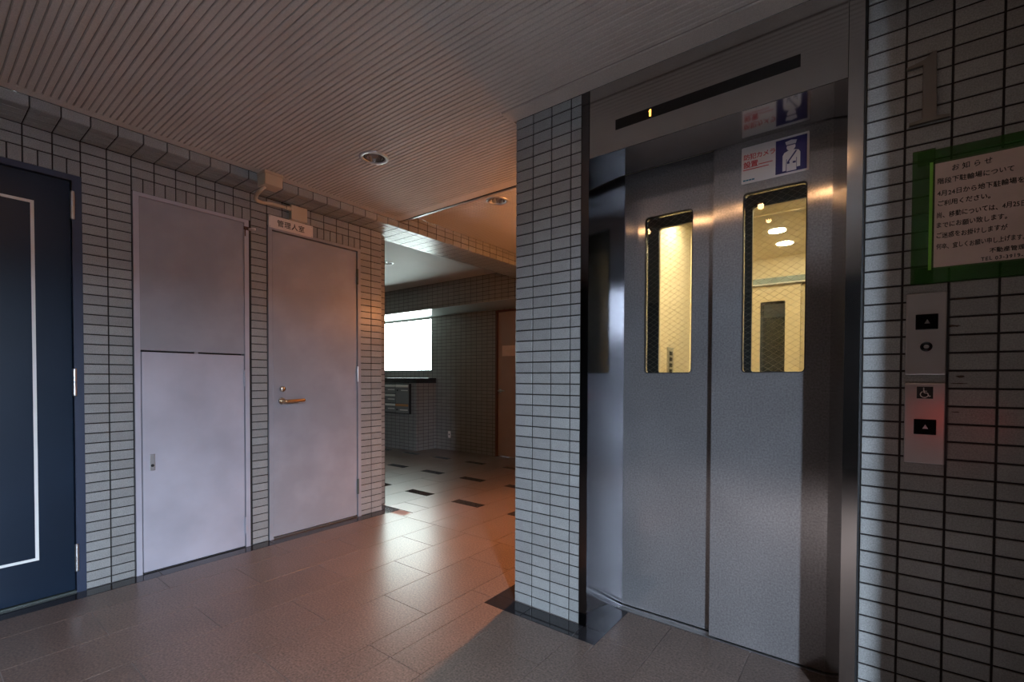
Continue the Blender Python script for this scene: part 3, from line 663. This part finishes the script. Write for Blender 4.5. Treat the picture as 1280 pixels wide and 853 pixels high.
wc = bmesh.new()
def seg2(bm, pts, r, y):
    for (ax, az), (bx, bz) in zip(pts, pts[1:]):
        L_ = math.hypot(bx-ax, bz-az); nx, nz = -(bz-az)/L_*r, (bx-ax)/L_*r
        f = [bm.verts.new(q) for q in ((ax+nx, y, az+nz), (bx+nx, y, bz+nz), (bx-nx, y, bz-nz), (ax-nx, y, az-nz))]; bm.faces.new(f)
arc = [(0.1335+0.0088*math.cos(math.radians(t_)), 1.0300+0.0088*math.sin(math.radians(t_))) for t_ in range(115, 375, 20)]
seg2(wc, arc, 0.0011, sy-0.0010)
seg2(wc, [(0.1318, 1.0445), (0.1330, 1.0345), (0.1400, 1.0340), (0.1435, 1.0245), (0.1470, 1.0255)], 0.0012, sy-0.0011)
seg2(wc, [(0.1325, 1.0395), (0.1390, 1.0390)], 0.0009, sy-0.0011)
seg2(wc, [(0.1305, 1.0475), (0.1330, 1.0475)], 0.0014, sy-0.0011)
obj('wheelchair_figure', wc, SIGNW, sf)
# notice
nt_ = thing('notice', (0.27, YW, 1.39), 'handwritten paper notice taped to the tiles with green tape', 'notice')
NX0, NX1, NZ0, NZ1 = 0.141, 0.430, 1.386, 1.687
obj('paper', boxes((NX0, NX1, YW-0.0012, YW-0.0004, NZ0, NZ1)), PAPER, nt_)
NL = [('お知らせ', 0.183, 0.262, 1.6555, 0.0185, 1.6), ('階段下駐輪場について', 0.1535, 0.303, 1.624, 0.0172, 1.0), ('4月24日から地下駐輪場を', 0.1535, 0.322, 1.590, 0.0172, 1.0), ('ご利用ください。', 0.155, 0.260, 1.562, 0.0165, 1.0),
      ('尚、移動については、4月25日', 0.1535, 0.326, 1.5285, 0.0172, 1.0), ('までにお願い致します。', 0.1535, 0.292, 1.501, 0.0168, 1.0), ('ご迷惑をお掛けしますが', 0.1535, 0.293, 1.472, 0.0168, 1.0), ('何卒、宜しくお願い申し上げます。', 0.1535, 0.325, 1.441, 0.0165, 1.0),
      ('不動産管理営業', 0.2600, 0.352, 1.415, 0.0140, 1.0), ('TEL 03-3919-7', 0.2440, 0.330, 1.3950, 0.0135, 1.2)]
for s, x, xe, z, sz, sp in NL:
    bm = text_mesh(s, sz, lambda u, v: (u, 0, v), 0.0, spacing=sp, dup=0.0005)
    lo, hi = min(v.co.x for v in bm.verts), max(v.co.x for v in bm.verts)
    for v in bm.verts: u = (v.co.x-lo)/(hi-lo); v.co = Vector((x+u*(xe-x), YW-0.0014+v.co.y, z+v.co.z+0.0008*math.sin(u*23+x*90)))
    obj('handwriting', bm, INK, nt_)
ty0, ty1 = YW-0.0022, YW-0.0016
obj('tape', boxes((0.099, 0.148, ty0, ty1, 1.347, 1.728)), TAPE, nt_); obj('tape', boxes((0.110, 0.450, ty0-0.0006, ty1-0.0006, 1.682, 1.722)), TAPE, nt_)
obj('tape', boxes((0.108, 0.450, ty0-0.0006, ty1-0.0006, 1.347, 1.390)), TAPE, nt_)
obj('tape_edge', boxes((0.1365, 0.1435, ty0-0.0012, ty0-0.0007, 1.384, 1.688)), TAPEL, nt_, label='bright light-green tape strip')
pt = thing('added_red_lamp', (0.45, 1.05, 0.90), 'small added red lamp on the brown return wall, reddening the call panels', 'lamp')  # lamp added out of view to throw red light on the call panels
obj('base', lathe([(0, 0), (0.03, 0), (0.03, 0.008), (0, 0.010)], 'X', 20, (0.445, 1.05, 0.93)), ALU, pt)
obj('lens', lathe([(0.0, -0.024), (0.012, -0.018), (0.018, 0.0)], 'X', 18, (0.445, 1.05, 0.93), cap=False), REDL, pt, smooth=True)
pb_ = light('added_red_bulb', 'SPOT', (0.415, 1.05, 0.93), 0.5, (1.0, 0.06, 0.05), shadow_soft_size=0.012, spot_size=math.radians(26), spot_blend=1.0)
pb_.rotation_euler = (Vector((0.175, YW, 0.92))-Vector((0.415, 1.05, 0.93))).to_track_quat('-Z', 'Y').to_euler()
# stains left by old tape on the tiles
for x, z, w_, h_ in ((0.203, 1.297, 0.028, 0.006), (0.192, 1.222, 0.030, 0.008), (0.208, 1.081, 0.020, 0.008), (0.206, 1.062, 0.045, 0.003), (0.200, 0.982, 0.022, 0.003)):
    rr = random.Random(int(x*1e4)+int(z*1e4)); bm = bmesh.new(); n_ = 14
    vs_ = [bm.verts.new((x+w_/2*math.cos(2*math.pi*k/n_)*rr.uniform(0.6, 1.15), YW-0.0006, z+h_/2*math.sin(2*math.pi*k/n_)*rr.uniform(0.45, 1.2))) for k in range(n_)]; bm.faces.new(vs_)
    obj('tape_stain', bm, SMUDGE, wall_right)

# ================================================================== CEILING LIGHTS
def downlight(x, y, z, label, lit=False, group=None):
    o = thing('downlight', (x, y, z), label, 'ceiling light', group)
    obj('flange', lathe([(0.058, 0.004), (0.060, -0.004), (0.072, -0.005), (0.080, -0.001), (0.080, 0.004)], 'Z', 36, (x, y, z-0.001), cap=False), ALU if not lit else WHITE, o, smooth=True)
    obj('reflector', lathe([(0.058, 0.0), (0.054, 0.05), (0.040, 0.09), (0.0, 0.10)], 'Z', 32, (x, y, z), cap=False), CHROME, o, smooth=True)
    obj('lamp', lathe([(0.0, 0.030), (0.012, 0.032), (0.022, 0.045), (0.022, 0.075), (0.012, 0.098), (0.0, 0.099)], 'Z', 20, (x, y, z), cap=False), LAMPW if lit else SIGNW, o, smooth=True)
downlight(*DL1, ZC, 'unlit round downlight in the cream ribbed hall ceiling')
downlight(*DL2, ZC2, 'round downlight in the orange-lit corridor ceiling beyond the trim')
downlight(*DL3, 2.352, 'small round downlight in the plain mailbox room ceiling')
for c_ in (DL4, DL6, DL7, DL8): downlight(*c_, ZC, 'lit warm downlight in the row on the hall ceiling before the elevator', lit=True, group='lit downlights before the elevator')
cl = thing('wall_lamp', (-1.45, 3.40, 1.80), 'small warm wall lamp on the tiled pillar side in the corridor', 'wall lamp')
obj('back_plate', lathe([(0.0, 0.0), (0.05, 0.0), (0.05, 0.012), (0.0, 0.014)], 'X', 24, (PX0-0.014, 3.40, 1.87)), ALU, cl)
obj('arm', tube([(PX0-0.012, 3.40, 1.87), (-1.57, 3.40, 1.87)], 0.008), ALU, cl)
obj('shade', lathe([(0.045, 0.0), (0.035, 0.05), (0.0, 0.055)], 'Z', 24, (-1.57, 3.40, 1.85), cap=False), LAMPW, cl, smooth=True)
downlight(*DL5, ZC2, 'lit orange downlight in the corridor ceiling close behind the tiled pillar', lit=True)

# ================================================================== BEYOND THE PASSAGE
wn = thing('window_1', (-6.0, YF, 1.18), 'bright frosted window above the mailboxes', 'window', kind='structure')
obj('window_frame', boxes((-6.70, -6.66, YF+0.01, YF+0.07, 1.18, 2.0), (-5.335, -5.30, YF+0.01, YF+0.07, 1.18, 2.0), (-6.66, -5.335, YF+0.01, YF+0.07, 1.18, 1.20), (-6.66, -5.335, YF+0.01, YF+0.07, 1.985, 2.0)), WFRAME, wn)
obj('pane', boxes((-6.66, -5.335, YF+0.03, YF+0.04, 1.20, 1.985)), PANE, wn)
# mailbox plinth
pb = thing('mailbox_plinth', (-6.2, 4.75, 0), 'low tiled plinth with a dark stone top carrying the mailboxes', 'plinth')
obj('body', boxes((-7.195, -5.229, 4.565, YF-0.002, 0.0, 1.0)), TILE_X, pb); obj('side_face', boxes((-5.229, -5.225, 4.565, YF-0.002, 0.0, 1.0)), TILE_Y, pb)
obj('cap', rbox(-7.195, -5.215, 4.561, YF-0.002, 1.0, 1.075, 0.004), GRANITE, pb)
mb = thing('mailbox_bank', (-5.8, 4.56, 0.547), 'dark steel mailbox bank with pale flaps set in the tiled plinth', 'mailboxes')
obj('housing', boxes((-6.60, -5.335, 4.535, 4.56, 0.540, 0.992)), BLACK, mb)
def mdoor(x0, x1, z0, z1, strip=False):
    d = obj('mailbox_door', rbox(x0+0.004, x1-0.004, 4.527, 4.536, z0+0.004, z1-0.004, 0.002), MBOX, mb)
    fz = z1-0.012
    obj('flap', rbox(x0+0.006, x1-0.006, 4.518, 4.527, fz-0.030, fz, 0.003), MBAR, d)
    nz = z1-0.085 if z1-z0 < 0.2 else z1-0.082
    obj('name_plate', boxes((x0+0.12, x1-0.020, 4.5245, 4.527, nz-0.007, nz+0.008)), MBAR, d)
    obj('lock', lathe([(0, 0), (0.013, 0), (0.013, 0.004), (0, 0.004)], 'Y', 14, (x0+0.045, 4.527, nz)), BLACK, d)
for c in range(4):
    x1 = -5.352-0.302*c; x0 = x1-0.298
    if c == 0:
        d = obj('mailbox_door', rbox(x0+0.004, x1-0.004, 4.527, 4.536, 0.695, 0.981, 0.002), MBOX, mb)
        obj('flap', rbox(x0+0.006, x1-0.006, 4.518, 4.527, 0.935, 0.970, 0.003), MBAR, d)
        obj('name_plate', boxes((x0+0.13, x1-0.020, 4.5245, 4.527, 0.882, 0.896)), MBAR, d)
        obj('lock', lathe([(0, 0), (0.013, 0), (0.013, 0.004), (0, 0.004)], 'Y', 14, (x0+0.045, 4.527, 0.889)), BLACK, d)
        d = obj('mailbox_door', rbox(x0+0.004, x1-0.004, 4.527, 4.536, 0.551, 0.690, 0.002), MBOX, mb)
        obj('flap', rbox(x0+0.006, x1-0.006, 4.518, 4.527, 0.652, 0.685, 0.003), MORNG, d)
        obj('name_plate', boxes((x0+0.10, x1-0.020, 4.5245, 4.527, 0.590, 0.606)), MBAR, d)
        obj('lock', lathe([(0, 0), (0.013, 0), (0.013, 0.004), (0, 0.004)], 'Y', 14, (x0+0.035, 4.527, 0.598)), BLACK, d)
    else:
        for r_ in range(3): mdoor(x0, x1, 0.551+0.1435*r_, 0.551+0.1435*(r_+1))
# far door
d7 = thing('door_7', (-3.62, YF, 0), 'brown steel door with a paper note in the far tiled wall', 'door', kind='structure')
obj('frame', boxes((-4.05, -4.022, YF-0.004, YF+0.09, 0, 2.0), (-3.208, -3.18, YF-0.004, YF+0.09, 0, 2.0), (-4.022, -3.208, YF-0.004, YF+0.09, 1.978, 2.0)), FARFRAME, d7)
lf = obj('leaf', rbox(-4.020, -3.210, YF+0.02, YF+0.06, 0.010, 1.976, 0.003), FARDOOR, d7)
obj('handle_rose', lathe([(0, 0), (0.025, 0), (0.025, 0.006), (0, 0.008)], 'Y', 18, (-3.975, YF+0.02, 0.905)), ALU, lf)
obj('lever', tube(spline([(-3.975, YF+0.02, 0.905), (-3.975, YF-0.03, 0.905), (-3.93, YF-0.035, 0.905), (-3.87, YF-0.033, 0.905)], 6), 0.010), ALU, lf, smooth=True)
nn = obj('door_note', boxes((-3.948, -3.727, YF+0.0185, YF+0.0195, 1.375, 1.517)), PAPER, None); tag(nn, 'small pale paper note on the far brown door', 'note')
nn2 = obj('note_mark', boxes((-3.875, -3.80, YF+0.0178, YF+0.0184, 1.440, 1.450)), CREAMP, nn)
ot = thing('wall_outlet', (-4.93, YF, 0.19), 'small pale socket low on the far tiled wall', 'outlet')
obj('plate', rbox(-4.955, -4.905, YF-0.008, YF, 0.185, 0.285, 0.003), SIGNW, ot)
obj('slot', boxes((-4.940, -4.920, YF-0.0095, YF-0.008, 0.225, 0.245)), INK, ot)
